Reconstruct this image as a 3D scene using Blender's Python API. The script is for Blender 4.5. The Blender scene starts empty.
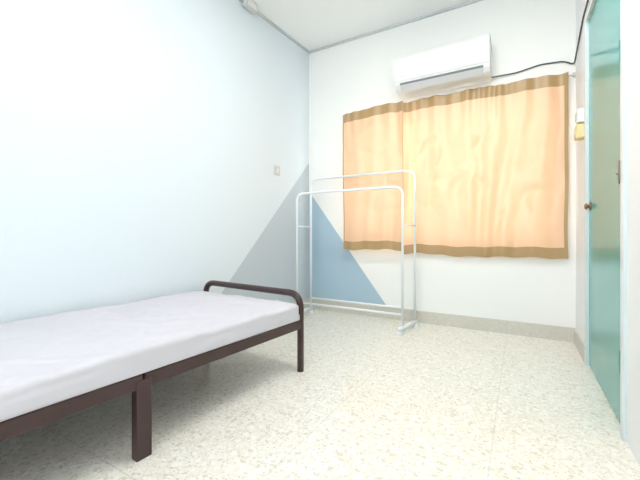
import bpy, bmesh, math, random
from mathutils import Vector, Matrix, noise
random.seed(4)
S = bpy.context.scene
C = S.collection
S.view_settings.view_transform = 'Standard'
S.view_settings.look = 'None'

# ------------------------------------------------------------------ helpers
def link(o, parent=None):
    C.objects.link(o)
    if parent: o.parent = parent
    return o
def obj(name, bm, m, parent=None, smooth=False, loc=None):
    me = bpy.data.meshes.new(name)
    bmesh.ops.recalc_face_normals(bm, faces=bm.faces)
    bm.to_mesh(me); bm.free()
    if smooth:
        for p in me.polygons: p.use_smooth = True
    me.materials.append(m)
    o = bpy.data.objects.new(name, me)
    if loc: o.location = loc
    return link(o, parent)
def thing(name, label, cat, loc=(0,0,0), rz=0, group=None):
    o = bpy.data.objects.new(name, None)
    o.empty_display_size = .1
    o.location = loc; o.rotation_euler = (0,0,rz)
    o['label'] = label; o['category'] = cat
    if group: o['group'] = group
    return link(o)
def tag(o, label, cat, group=None):
    o['label'] = label; o['category'] = cat
    if group: o['group'] = group
    return o
def struct(name, bm, m, parent=None, smooth=False):
    o = obj(name, bm, m, parent, smooth)
    if not parent: o['kind'] = 'structure'
    return o
def box(bm, x0,x1,y0,y1,z0,z1, bev=0, seg=2):
    r = bmesh.ops.create_cube(bm, size=1.0)
    vs = r['verts']
    for v in vs:
        v.co = Vector(((x0+x1)/2+v.co.x*(x1-x0), (y0+y1)/2+v.co.y*(y1-y0), (z0+z1)/2+v.co.z*(z1-z0)))
    if bev:
        es = list({e for v in vs for e in v.link_edges})
        bmesh.ops.bevel(bm, geom=es, offset=bev, segments=seg, profile=.5, affect='EDGES')
    return bm
def B(*a, **k): return box(bmesh.new(), *a, **k)
def prism(bm, pts, z0, z1):
    lo = [bm.verts.new((x,y,z0)) for x,y in pts]; hi = [bm.verts.new((x,y,z1)) for x,y in pts]
    n = len(pts)
    bm.faces.new(lo[::-1]); bm.faces.new(hi)
    for i in range(n): bm.faces.new((lo[i],lo[(i+1)%n],hi[(i+1)%n],hi[i]))
    return bm
def profile_x(bm, prof, x0, x1):
    a = [bm.verts.new((x0,y,z)) for y,z in prof]; b = [bm.verts.new((x1,y,z)) for y,z in prof]
    n = len(prof)
    bm.faces.new(a); bm.faces.new(b[::-1])
    for i in range(n): bm.faces.new((a[i],b[i],b[(i+1)%n],a[(i+1)%n]))
    return bm
def tube(bm, pts, r, n=12, caps=True):
    pts = [Vector(p) for p in pts]
    rings = []; up = None
    for i, p in enumerate(pts):
        if i == 0: d = pts[1]-p
        elif i == len(pts)-1: d = p-pts[i-1]
        else: d = (pts[i+1]-p).normalized()+(p-pts[i-1]).normalized()
        d.normalize()
        if up is None:
            up = Vector((0,0,1)) if abs(d.z) < .9 else Vector((0,1,0))
        s = d.cross(up).normalized(); up = s.cross(d).normalized()
        rings.append([bm.verts.new(p + r*(math.cos(2*math.pi*k/n)*s + math.sin(2*math.pi*k/n)*up)) for k in range(n)])
    for a, b in zip(rings, rings[1:]):
        for k in range(n): bm.faces.new((a[k],a[(k+1)%n],b[(k+1)%n],b[k]))
    if caps: bm.faces.new(rings[0][::-1]); bm.faces.new(rings[-1])
    return bm
def T(pts, r, n=12): return tube(bmesh.new(), pts, r, n)
def rounded(pts, rad, seg=7):
    pts = [Vector(p) for p in pts]; out = [pts[0]]
    for i in range(1, len(pts)-1):
        p = pts[i]; a = (pts[i-1]-p).normalized(); b = (pts[i+1]-p).normalized()
        p0 = p+a*rad; p1 = p+b*rad
        for k in range(seg+1):
            t = k/seg
            out.append((1-t)**2*p0 + 2*t*(1-t)*p + t*t*p1)
    out.append(pts[-1]); return out

# ------------------------------------------------------------------ materials
def srgb(r,g,b):
    f = lambda c: (c/255/12.92) if c/255 <= .04045 else ((c/255+.055)/1.055)**2.4
    return (f(r),f(g),f(b),1)
def mat(name, col, rough=.5, metal=0, bump=0, bscale=60, var=0.0, coat=0):
    m = bpy.data.materials.new(name); m.use_nodes = True
    nt = m.node_tree; p = nt.nodes['Principled BSDF']
    p.inputs['Base Color'].default_value = col
    p.inputs['Roughness'].default_value = rough; p.inputs['Metallic'].default_value = metal
    p.inputs['Coat Weight'].default_value = coat
    tc = nt.nodes.new('ShaderNodeTexCoord')
    ns = nt.nodes.new('ShaderNodeTexNoise'); ns.inputs['Scale'].default_value = bscale; ns.inputs['Detail'].default_value = 4
    nt.links.new(tc.outputs['Object'], ns.inputs['Vector'])
    if var:
        mx = nt.nodes.new('ShaderNodeMix'); mx.data_type = 'RGBA'
        mx.inputs[6].default_value = tuple(c*(1-var) for c in col[:3])+(1,); mx.inputs[7].default_value = col
        nt.links.new(ns.outputs['Fac'], mx.inputs[0]); nt.links.new(mx.outputs[2], p.inputs['Base Color'])
    if bump:
        b = nt.nodes.new('ShaderNodeBump'); b.inputs['Strength'].default_value = bump; b.inputs['Distance'].default_value = .01
        nt.links.new(ns.outputs['Fac'], b.inputs['Height']); nt.links.new(b.outputs['Normal'], p.inputs['Normal'])
    return m
def math_node(nt, op, a, b=0.0):
    n = nt.nodes.new('ShaderNodeMath'); n.operation = op
    for i, v in enumerate((a,b)):
        if isinstance(v, (int,float)): n.inputs[i].default_value = v
        else: nt.links.new(v, n.inputs[i])
    return n.outputs[0]
def wall_paint(name, base, paint, axis, k, c, zmin=0.0):
    """painted where z < c - k*axis coordinate"""
    m = mat(name, base, .55, bump=.04, bscale=35)
    nt = m.node_tree; p = nt.nodes['Principled BSDF']
    tc = nt.nodes.new('ShaderNodeTexCoord'); sp = nt.nodes.new('ShaderNodeSeparateXYZ')
    nt.links.new(tc.outputs['Object'], sp.inputs[0])
    line = math_node(nt,'SUBTRACT', c, math_node(nt,'MULTIPLY', sp.outputs[axis], k))
    fac = math_node(nt,'MULTIPLY', math_node(nt,'LESS_THAN', sp.outputs['Z'], line), math_node(nt,'GREATER_THAN', sp.outputs['Z'], zmin))
    mx = nt.nodes.new('ShaderNodeMix'); mx.data_type = 'RGBA'
    mx.inputs[6].default_value = base; mx.inputs[7].default_value = paint
    nt.links.new(fac, mx.inputs[0]); nt.links.new(mx.outputs[2], p.inputs['Base Color'])
    return m

WHITE = srgb(238,240,240)
X0, Y1, XR, ZC, SL = -1.874, 3.007, .34, 2.627, .0489      # corner, back wall, right wall, ceiling, slant of left wall
YB = -1.7
M = {}
M['wall'] = mat('white_wall_paint', WHITE, .55, bump=.04, bscale=35)
M['wall_left'] = wall_paint('white_wall_grey_triangle', srgb(223,233,239), srgb(192,202,209), 'Y', -1.02, 1.489-1.02*Y1)
M['wall_back'] = wall_paint('white_wall_blue_triangle', srgb(242,243,240), srgb(169,195,210), 'X', 1.318, .117-1.318*1.052, .1)
M['ceiling'] = mat('ceiling_paint', srgb(247,248,247), .7, bump=.03)
M['trim'] = mat('grey_trim', srgb(200,204,206), .5)
M['skirt'] = mat('terrazzo_skirting', srgb(224,220,209), .4, var=.3, bscale=70)
M['bed'] = mat('dark_brown_metal', srgb(54,28,27), .32, coat=.3)
M['rack'] = mat('white_powder_coat', srgb(236,240,243), .3)
M['ac'] = mat('white_plastic', srgb(230,231,229), .35)
M['acgap'] = mat('grey_slot', srgb(115,117,120), .6)
M['grey'] = mat('grey_plastic', srgb(205,207,208), .45)
M['louvre'] = mat('louvre_plastic', srgb(206,208,209), .4)
M['cable'] = mat('dark_cable', srgb(72,77,80), .6)
M['door'] = mat('teal_gloss_paint', srgb(82,174,168), .16, var=.2, bscale=2)
M['door'].node_tree.nodes['Principled BSDF'].inputs['Specular IOR Level'].default_value = .32
M['frame'] = mat('pale_frame_paint', srgb(218,230,230), .4)
M['brass'] = mat('aged_brass', srgb(150,122,92), .4, metal=.6)
M['steel'] = mat('hinge_teal_paint', srgb(80,138,138), .4)
M['latch'] = mat('latch_metal', srgb(160,150,138), .4, metal=.6)
M['yellow'] = mat('yellowed_plastic', srgb(228,212,158), .45)
M['alu'] = mat('window_aluminium', srgb(190,190,188), .4, metal=.5)
# mattress cloth
mm = mat('lilac_white_sheet', srgb(205,203,210), .85, bump=.3, bscale=6); M['sheet'] = mm
# terrazzo
def terrazzo():
    m = bpy.data.materials.new('terrazzo_floor'); m.use_nodes = True
    nt = m.node_tree; p = nt.nodes['Principled BSDF']; p.inputs['Roughness'].default_value = .16
    tc = nt.nodes.new('ShaderNodeTexCoord')
    wn = nt.nodes.new('ShaderNodeTexNoise'); wn.inputs['Scale'].default_value = 30
    nt.links.new(tc.outputs['Object'], wn.inputs['Vector'])
    wv = nt.nodes.new('ShaderNodeVectorMath'); wv.operation = 'SCALE'; wv.inputs['Scale'].default_value = .03
    nt.links.new(wn.outputs['Color'], wv.inputs[0])
    wa = nt.nodes.new('ShaderNodeVectorMath'); wa.operation = 'ADD'
    nt.links.new(tc.outputs['Object'], wa.inputs[0]); nt.links.new(wv.outputs[0], wa.inputs[1])
    def vor(scale):
        v = nt.nodes.new('ShaderNodeTexVoronoi'); v.inputs['Scale'].default_value = scale
        nt.links.new(wa.outputs[0], v.inputs['Vector']); return v
    v1 = vor(52); v2 = vor(150)
    def ramp(src, els):
        r = nt.nodes.new('ShaderNodeValToRGB'); r.color_ramp.interpolation = 'CONSTANT'
        e = r.color_ramp.elements
        e[0].position = els[0][0]; e[0].color = els[0][1]; e[1].position = els[1][0]; e[1].color = els[1][1]
        for q, c in els[2:]:
            k = e.new(q); k.color = c
        nt.links.new(src, r.inputs[0]); return r
    s1 = nt.nodes.new('ShaderNodeSeparateColor'); nt.links.new(v1.outputs['Color'], s1.inputs[0])
    s2 = nt.nodes.new('ShaderNodeSeparateColor'); nt.links.new(v2.outputs['Color'], s2.inputs[0])
    r1 = ramp(s1.outputs[0], [(0,srgb(232,229,217)),(.25,srgb(240,238,229)),(.45,srgb(226,222,208)),(.65,srgb(243,242,236)),(.82,srgb(214,209,195)),(.93,srgb(235,232,221))])
    r2 = ramp(s2.outputs[0], [(0,srgb(235,232,221)),(.35,srgb(229,225,213)),(.6,srgb(241,239,232)),(.87,srgb(211,207,194))])
    edge = math_node(nt,'LESS_THAN', v1.outputs['Distance'], .45)
    mx = nt.nodes.new('ShaderNodeMix'); mx.data_type = 'RGBA'
    nt.links.new(edge, mx.inputs[0]); nt.links.new(r2.outputs[0], mx.inputs[6]); nt.links.new(r1.outputs[0], mx.inputs[7])
    # faint tile seams
    sp = nt.nodes.new('ShaderNodeSeparateXYZ'); nt.links.new(tc.outputs['Object'], sp.inputs[0])
    ln = []
    for ax, off in (('X',20.22),('Y',20.1)):
        f = math_node(nt,'FRACT', math_node(nt,'DIVIDE', math_node(nt,'ADD', sp.outputs[ax], off), .61))
        ln.append(math_node(nt,'LESS_THAN', f, .007))
    seam = math_node(nt,'MULTIPLY', math_node(nt,'MAXIMUM', ln[0], ln[1]), .22)
    m2 = nt.nodes.new('ShaderNodeMix'); m2.data_type = 'RGBA'
    nt.links.new(seam, m2.inputs[0]); nt.links.new(mx.outputs[2], m2.inputs[6]); m2.inputs[7].default_value = srgb(150,144,128)
    nt.links.new(m2.outputs[2], p.inputs['Base Color'])
    return m
M['floor'] = terrazzo()
def cloth(name, col, trans, f):
    m = bpy.data.materials.new(name); m.use_nodes = True
    nt = m.node_tree; p = nt.nodes['Principled BSDF']; out = nt.nodes['Material Output']
    p.inputs['Base Color'].default_value = col; p.inputs['Roughness'].default_value = .34
    p.inputs['Specular IOR Level'].default_value = .65
    tc = nt.nodes.new('ShaderNodeTexCoord')
    ns = nt.nodes.new('ShaderNodeTexNoise'); ns.inputs['Scale'].default_value = 300
    nt.links.new(tc.outputs['Object'], ns.inputs['Vector'])
    b = nt.nodes.new('ShaderNodeBump'); b.inputs['Strength'].default_value = .08; b.inputs['Distance'].default_value = .002
    nt.links.new(ns.outputs['Fac'], b.inputs['Height']); nt.links.new(b.outputs['Normal'], p.inputs['Normal'])
    t = nt.nodes.new('ShaderNodeBsdfTranslucent'); t.inputs['Color'].default_value = trans
    mx = nt.nodes.new('ShaderNodeMixShader'); mx.inputs[0].default_value = f
    nt.links.new(p.outputs[0], mx.inputs[1]); nt.links.new(t.outputs[0], mx.inputs[2]); nt.links.new(mx.outputs[0], out.inputs['Surface'])
    return m
M['curtain'] = cloth('peach_curtain_cloth', srgb(235,194,156), srgb(250,204,160), .075)
M['fold'] = cloth('curtain_side_seam', srgb(212,168,124), srgb(220,164,108), .05)
M['hem'] = cloth('gold_curtain_band', srgb(178,146,100), srgb(170,130,84), .05)
def glass():
    m = bpy.data.materials.new('window_glass'); m.use_nodes = True
    nt = m.node_tree; nt.nodes.remove(nt.nodes['Principled BSDF'])
    a = nt.nodes.new('ShaderNodeBsdfTransparent'); g = nt.nodes.new('ShaderNodeBsdfGlossy'); g.inputs['Roughness'].default_value = .02
    mx = nt.nodes.new('ShaderNodeMixShader'); mx.inputs[0].default_value = .05
    nt.links.new(a.outputs[0], mx.inputs[1]); nt.links.new(g.outputs[0], mx.inputs[2]); nt.links.new(mx.outputs[0], nt.nodes['Material Output'].inputs['Surface'])
    return m
M['glass'] = glass()

# ------------------------------------------------------------------ room shell
def lx(y): return X0 + (y-Y1)*SL
struct('floor', B(-2.4,.6,YB-.15,Y1+.2,-.1,0), M['floor'])
struct('ceiling', B(-2.4,.6,YB-.15,Y1+.2,ZC,ZC+.1), M['ceiling'])
struct('wall_left', prism(bmesh.new(), [(lx(YB),YB),(X0,Y1),(X0-.15,Y1),(lx(YB)-.15,YB)], 0, ZC), M['wall_left'])
WX0,WX1,WZ0,WZ1 = -1.36,.20,.70,1.80
bm = bmesh.new()
for a in ((-2.1,WX0,0,ZC),(WX1,.5,0,ZC),(WX0,WX1,0,WZ0),(WX0,WX1,WZ1,ZC)):
    box(bm, a[0],a[1],Y1,Y1+.14,a[2],a[3])
struct('wall_back', bm, M['wall_back'])
DY0,DY1,DZ = 1.70,2.503,1.99
bm = bmesh.new()
box(bm, XR,XR+.14,YB,DY0-.04,0,ZC); box(bm, XR,XR+.14,DY1+.04,Y1,0,ZC); box(bm, XR,XR+.14,DY0-.04,DY1+.04,DZ+.04,ZC)
struct('wall_right', bm, M['wall'])
# wall behind the viewpoint, unseen high opening added so sky light fills the room
bm = bmesh.new()
for a in ((-2.3,-1.5,0,ZC),(.2,.5,0,ZC),(-1.5,.2,0,1.15),(-1.5,.2,2.55,ZC)):
    box(bm, a[0],a[1],YB-.14,YB,a[2],a[3])
struct('wall_front', bm, M['wall'])
# skirting
struct('baseboard_back', B(X0,XR,Y1-.012,Y1,0,.1), M['skirt'])
bm = bmesh.new(); box(bm, XR-.012,XR,DY1+.045,Y1-.012,0,.1)
struct('baseboard_right', bm, M['skirt'])
struct('baseboard_left', prism(bmesh.new(), [(lx(YB),YB),(X0,Y1-.012),(X0+.012,Y1-.012),(lx(YB)+.012,YB)], 0, .1), M['skirt'])
# ceiling trims
struct('trim_1', prism(bmesh.new(), [(lx(YB),YB),(X0,Y1),(X0+.018,Y1),(lx(YB)+.018,YB)], ZC-.018, ZC), M['trim'])
struct('trim_2', B(X0+.018,XR,Y1-.018,Y1,ZC-.018,ZC), M['trim'])
struct('trim_3', B(XR-.018,XR,YB,Y1-.018,ZC-.018,ZC), M['trim'])
# window
w = bpy.data.objects.new('window_1', None); w['kind'] = 'structure'; w.location = (0,Y1,0); link(w)
bm = bmesh.new()
for a in ((WX0,WX1,WZ0,WZ0+.04),(WX0,WX1,WZ1-.04,WZ1),(WX0,WX0+.04,WZ0+.04,WZ1-.04),(WX1-.04,WX1,WZ0+.04,WZ1-.04)):
    box(bm, a[0],a[1],.07,.11,a[2],a[3])
obj('window_frame', bm, M['alu'], w)
obj('window_pane', B(WX0+.04,WX1-.04,.088,.092,WZ0+.04,WZ1-.04), M['glass'], w)
# door
d = bpy.data.objects.new('door_1', None); d['kind'] = 'structure'; d.location = (XR,DY0,0); link(d)
W = DY1-DY0
bm = bmesh.new()
box(bm, -.012,.09,-.04,0,0,DZ+.04, .003); box(bm, -.012,.09,W,W+.04,0,DZ+.04, .003); box(bm, -.012,.09,0,W,DZ,DZ+.04, .003)
obj('door_frame', bm, M['frame'], d)
obj('door_leaf', B(.004,.044,.004,W-.004,.008,DZ-.004,bev=.003), M['door'], d)
kb = bmesh.new()
tube(kb, [(.004,W-.06,.92),(-.003,W-.06,.92)], .022, 16); tube(kb, [(-.002,W-.06,.92),(-.014,W-.06,.92)], .008, 12)
r = bmesh.ops.create_uvsphere(kb, u_segments=16, v_segments=10, radius=.018)
for v in r['verts']: v.co = Vector((v.co.x*.5-.017,v.co.y+W-.06,v.co.z+.92))
obj('door_handle', kb, M['brass'], d, True)
for z in (.28,1.46):
    hb = bmesh.new(); tube(hb, [(-.009,.003,z-.04),(-.009,.003,z+.04)], .006, 10)
    obj('door_hinge', hb, M['steel'], d)
hb = bmesh.new(); box(hb, -.003,.004,.02,.06,.95,1.06, .001); tube(hb, [(-.008,.04,.96),(-.008,.04,1.05)], .005, 10); tube(hb, [(-.008,.04,1.0),(-.018,.04,1.0)], .003, 8)
obj('door_latch', hb, M['latch'], d)

# ------------------------------------------------------------------ bed
BW, BL = .825, 1.86
RZ = math.radians(-4.2)
BO = Vector((-1.06,1.612,0))
bed = thing('bed_frame', 'dark brown metal single bed frame with rounded tube foot end along left wall', 'bed', BO, RZ)
R = .019
def u_end(y, top): return rounded([(0,y,0),(0,y,top),(-BW,y,top),(-BW,y,0)], .085)
obj('footboard', T(u_end(0,.43), R, 14), M['bed'], bed, True)
obj('headboard', T(u_end(-BL,.72), R, 14), M['bed'], bed, True)
bm = T([(-.012,-BL,.5),(-BW+.012,-BL,.5)], .012)
for k in range(1,6): tube(bm, [(-BW*k/6,-BL,.5),(-BW*k/6,-BL,.715)], .008, 8)
obj('headboard_bars', bm, M['bed'], bed, True)
MY = -.895; RT, RBT = .288, .240
for x in (0,-BW):
    obj('side_rail', B(x-.014,x+.014,MY+.003,-.012,RBT,RT,bev=.003), M['bed'], bed)
    obj('side_rail', B(x-.014,x+.014,-BL+.012,MY-.003,RBT,RT,bev=.003), M['bed'], bed)
    obj('middle_leg', B(x-.0175,x+.0175,MY-.027,MY+.027,0,RBT+.03,bev=.003), M['bed'], bed)
obj('cross_rail', B(-BW+.012,-.012,-.012,.012,RBT,.285,bev=.003), M['bed'], bed)
obj('cross_rail', B(-BW+.012,-.012,MY-.02,MY+.02,RBT,.28,bev=.003), M['bed'], bed)
obj('cross_rail', B(-BW+.012,-.012,-BL-.012,-BL+.012,RBT,.285,bev=.003), M['bed'], bed)
for k in range(9):
    y = -.12 - k*.2
    if abs(y-MY) < .06: continue
    obj('slat', B(-BW+.014,-.014,y-.02,y+.02,.268,.288,bev=.002), M['bed'], bed)
# mattress
bm = bmesh.new()
ml, mw, mh = BL-.05, BW+.012, .085
def mcoord(a, b, c):
    p = Vector((a*mw/2, b*ml/2, c*mh/2))
    rt = .019 if c >= -.2 else .006
    h = Vector((mw/2-rt, ml/2-rt, mh/2-rt))
    q = Vector((max(-h.x,min(h.x,p.x)), max(-h.y,min(h.y,p.y)), max(-h.z,min(h.z,p.z))))
    dlt = p-q
    if dlt.length > rt: dlt = dlt.normalized()*rt
    return q+dlt
bmesh.ops.create_cube(bm, size=2.0)
def cutaxis(ax, cuts):
    es = [e for e in bm.edges if abs((e.verts[0].co-e.verts[1].co)[ax]) > 1e-4]
    bmesh.ops.subdivide_edges(bm, edges=es, cuts=cuts, use_grid_fill=True)
for ax, n in ((0,90),(1,180),(2,11)):
    cutaxis(ax, n)
for v in bm.verts:
    v.co = mcoord(*v.co) + Vector((0,0,mh/2))
def rdg(x, y, z): return max(0, 1-abs(noise.noise(Vector((x,y,z))))*5)
for v in bm.verts:
    x, y, z = v.co
    n = noise.noise(Vector((x*3.2, y*2.0, 1.7))); n2 = noise.noise(Vector((x*8+y*4, y*7, 5.1)))
    edge = x > mw/2-.012
    if z > .045:
        v.co.z += .003*n + .002*n2 + .006*rdg(x*2.2+y*1.6, y*2.0-x*1.1, 9.3) + .005*rdg(x*4-y*2.5, y*3, 4.4) + .004*rdg(x*7+y*2, y*6-x*3, 6.1)
    elif edge and z > .004:
        v.co.x += .003*noise.noise(Vector((y*11, 2.0, z*10))) + .004*rdg(y*3.0, z*5, 7.7)
mt = obj('mattress', bm, M['sheet'], None, True)
rot = Matrix.Rotation(RZ, 4, 'Z')
mt.location = BO + Vector((0,0,.2895)) + rot @ Vector((-BW/2+.010, -BL/2, 0)); mt.rotation_euler = (0,0,RZ)
tag(mt, 'thin pale lilac sheeted mattress lying on the brown bed frame', 'mattress')

# ------------------------------------------------------------------ clothes rack
RX0, RX1, RF, RB = -1.745, -.775, 2.595, 2.835
rack = thing('clothes_rack', 'white metal double rail clothes rack standing empty in the corner before the curtain', 'clothes rack', (RX0,RF,0))
L = RX1-RX0; D = RB-RF; rr = .0102; LB = L+.03
obj('front_rail', T(rounded([(0,0,.05),(0,0,1.125),(L,0,1.125),(L,0,.05)], .075), rr), M['rack'], rack, True)
obj('back_rail', T(rounded([(0,D,.05),(0,D,1.285),(LB,D,1.285),(LB,D,.05)], .075), rr), M['rack'], rack, True)
for x, xb in ((0,0),(L,LB)):
    g = (xb-x)/D
    obj('foot_bar', T([(x-.06*g,-.06,.046),(xb+.025*g,D+.025,.046)], .015), M['rack'], rack, True)
    for y in (-.045, D+.01):
        xx = x+g*y
        fb = bmesh.new(); tube(fb, [(xx,y,0),(xx,y,.022)], .021, 14); tube(fb, [(xx,y,.022),(xx,y,.044)], .012, 10)
        obj('foot_pad', fb, M['rack'], rack)
    obj('side_bar', T([(x,.008,.83),(xb,D-.008,.83)], .007), M['rack'], rack, True)
for y, l in ((0,L),(D,LB)):
    obj('bottom_bar', T([(.008,y,.145),(l-.008,y,.145)], .009), M['rack'], rack, True)

# ------------------------------------------------------------------ air conditioner
aw = .715
ac = thing('air_conditioner', 'white split air conditioner mounted high on the back wall above the curtain', 'air conditioner', (-.905,Y1,1.95))
prof = [(0,0),(-.13,0),(-.172,.014),(-.197,.045),(-.205,.07),(-.205,.255),(-.20,.275),(-.188,.286),(-.17,.29),(0,.29)]
bm = profile_x(bmesh.new(), prof, 0, aw)
bmesh.ops.bevel(bm, geom=list(bm.edges), offset=.005, segments=2, affect='EDGES')
obj('body', bm, M['ac'], ac)
bm = profile_x(bmesh.new(), [(-.200,.068),(-.211,.072),(-.216,.086),(-.216,.252),(-.210,.272),(-.200,.280)], .004, aw-.004)
bmesh.ops.bevel(bm, geom=list(bm.edges), offset=.003, segments=2, affect='EDGES')
obj('front_panel', bm, M['ac'], ac)
bm = profile_x(bmesh.new(), [(-.160,.007),(-.1985,.044),(-.2025,.041),(-.164,.002)], .045, aw-.045)
obj('louvre', bm, M['louvre'], ac)
bm = profile_x(bmesh.new(), [(-.196,.0445),(-.2015,.060),(-.2035,.0595),(-.198,.044)], .045, aw-.045)
obj('air_outlet', bm, M['acgap'], ac)
obj('display_strip', B(.03,.11,-.218,-.2155,.102,.109), M['grey'], ac)

# cable from AC along the wall to the corner then over the door
cb = T(rounded([(-.192,Y1-.03,1.975),(-.02,Y1-.008,1.98),(.13,Y1-.008,2.005),(.27,Y1-.008,1.995),(XR-.01,Y1-.01,1.955),(XR-.008,2.8,2.02),(XR-.008,2.6,2.08),(XR-.008,1.7,2.10)], .03, 4), .005, 8)
tag(obj('power_cable', cb, M['cable'], None, True), 'dark cable running from the air conditioner along the wall towards the door', 'cable')

# ------------------------------------------------------------------ curtains
def curtain(name, label, x0, x1, zt, zb, seed, yc, lim, wide):
    t = thing(name, label, 'curtain', (x0,yc,zb), 0, 'orange window curtains')
    w = x1-x0; h = zt-zb; nx = int(w*230); nz = 170
    def ridge(a,b,c):
        n = abs(noise.noise(Vector((a,b,c))))
        return math.exp(-(n/.24)**2)
    def P(i, j):
        s = i/nx; q = j/nz                       # q 0 bottom .. 1 top
        x = s*w; z = q*h
        top = max(0, (q-.70)/.30)
        # soft vertical folds of irregular spacing, gathered tighter at the heading
        xx = x + .11*noise.noise(Vector((x*1.8, z*.9, seed)))
        a = .2+1.5*abs(noise.noise(Vector((x*1.9, z*.9, seed+2))))
        y = .012*a*math.sin(xx*2*math.pi*6.0+seed)
        y += .009*a*noise.noise(Vector((x*13+.5*z, z*.9, seed+31)))
        y += .006*top*math.sin(x*66+seed+2.4*math.sin(x*9))
        # crumpled puckers, short and irregular
        m = (.35+.65*math.exp(-((s-.42)/.25)**2))*math.sin(math.pi*min(1,max(0,q*1.06-.03))) if wide else .5*math.sin(math.pi*q)
        br = max(0, .55+noise.noise(Vector((x*3,z*3,seed+40)))*1.3)
        y += m*br*.020*(ridge(x*4.6+z*2.2, z*3.8-x*2.6, seed+8)-.3)
        y += m*br*.017*(ridge(x*5.0-z*2.4, z*3.6+x*2.4, seed+15)-.3)
        y += m*.004*noise.noise(Vector((x*14+z*5, z*14-x*5, seed+25)))
        y = lim*math.tanh(y/lim)
        x += .008*noise.noise(Vector((s*4, q*3, seed+11)))
        zz = z
        k = max(0, q-.6)/.4
        zz += k*(.005*math.sin(x*17+seed) + (-.030*(1-s)**4 if not wide else .004*math.sin(s*5)))
        zz += (1-q)**3*(.016*noise.noise(Vector((x*3,1.1,seed)))+.004*math.sin(x*30+seed))
        return (x, y, zz)
    def strip(j0, j1, i0=0, i1=nx):
        bm = bmesh.new()
        V = [[bm.verts.new(P(i,j)) for i in range(i0,i1+1)] for j in range(j0,j1+1)]
        for a in range(len(V)-1):
            for b in range(len(V[0])-1): bm.faces.new((V[a][b],V[a][b+1],V[a+1][b+1],V[a+1][b]))
        return bm
    jb, jt = int(nz*.06), nz-int(nz*.07)
    e = max(2, int(.022/w*nx)); e2 = max(1, int(.010/w*nx))
    if wide:
        obj('cloth', strip(jb, jt, 0, nx-e), M['curtain'], t, True)
        obj('edge_band', strip(jb, jt, nx-e, nx), M['hem'], t, True)
    else:
        obj('cloth', strip(jb, jt, e2, nx-e2), M['curtain'], t, True)
        obj('edge_band', strip(jb, jt, 0, e2), M['hem'], t, True)
        obj('side_seam', strip(jb, jt, nx-e2, nx), M['fold'], t, True)
    obj('header_band', strip(jt, nz), M['hem'], t, True)
    obj('hem_band', strip(0, jb), M['hem'], t, True)
curtain('curtain', 'narrow orange curtain panel with gold top band, left of the overlap', -1.436, -.862, 1.90, .622, 1.3, Y1-.099, .022, False)
curtain('curtain', 'wide wrinkled orange curtain panel with gold bands, nearest the door', -.885, .293, 1.905, .588, 4.1, Y1-.043, .031, True)
rod = thing('curtain_rod', 'thin curtain wire holding the orange curtains up at the wall', 'curtain rod', (-1.45,Y1,1.885))
obj('rod', T([(-.01,-.0045,0),(1.775,-.0045,0)], .003, 8), M['grey'], rod, True)
for x in (-.014,1.779):
    obj('bracket', B(x-.008,x+.008,-.02,0,-.012,.012), M['grey'], rod)

# ------------------------------------------------------------------ small fittings
y = 2.498
sw = thing('light_switch', 'small white switch plate alone on the left wall above the grey triangle', 'switch', (lx(y),y,1.29), -math.atan(SL))
obj('plate', B(0,.010,-.035,.035,0,.085,bev=.003), M['grey'], sw)
obj('rocker', B(.010,.015,-.012,.012,.025,.06,bev=.002), M['ac'], sw)
y = 2.12
jb = thing('junction_box', 'white junction box at the top of the left wall by the ceiling', 'junction box', (lx(y)+.018,y,ZC-.06), -math.atan(SL))
obj('box', B(0,.045,-.06,.06,0,.058,bev=.005), M['grey'], jb)
obj('lid', B(.045,.05,-.05,.05,.006,.052,bev=.002), M['ac'], jb)
s2 = thing('isolator_switch', 'yellowed switch box on the wall beside the door, below the white socket', 'switch', (XR,2.65,1.35))
obj('back_box', B(-.045,0,-.045,.045,0,.085,bev=.006), M['yellow'], s2)
obj('rocker', B(-.052,-.045,-.015,.015,.028,.06,bev=.002), M['ac'], s2)
s3 = thing('wall_socket', 'white wall socket between curtain and door, just above the yellowed switch box', 'socket', (XR,2.66,1.447))
obj('back_box', B(-.036,0,-.045,.045,0,.085,bev=.005), M['ac'], s3)
obj('socket_face', B(-.041,-.036,-.03,.03,.02,.065,bev=.002), M['grey'], s3)

# ceiling lamp (unseen fitting, above the view)
lamp = thing('ceiling_lamp', 'white batten ceiling lamp above the viewpoint', 'lamp', (-.35,1.45,ZC))
obj('batten', B(-.6,.6,-.05,.05,-.05,0,bev=.006), M['ac'], lamp)
la = bpy.data.lights.new('lamp_light', 'AREA'); la.shape = 'RECTANGLE'; la.size = 1.15; la.size_y = .25; la.energy = 25; la.color = (1,.985,.955)
lo = bpy.data.objects.new('lamp_light', la); lo.location = (0,0,-.07); link(lo, lamp)

# ------------------------------------------------------------------ world
wd = bpy.data.worlds.new('sky'); S.world = wd; wd.use_nodes = True
bg = wd.node_tree.nodes['Background']; bg.inputs[0].default_value = (.94,.975,1,1); bg.inputs[1].default_value = 6.8

# ------------------------------------------------------------------ camera
cd = bpy.data.cameras.new('camera'); cam = bpy.data.objects.new('camera', cd); link(cam)
cd.sensor_width = 36; cd.lens = 345/640*36; cd.shift_y = -7/640; cd.clip_start = .02
cam.location = (0,0,.77); cam.rotation_euler = (math.radians(90),0,math.radians(30.1))
S.camera = cam
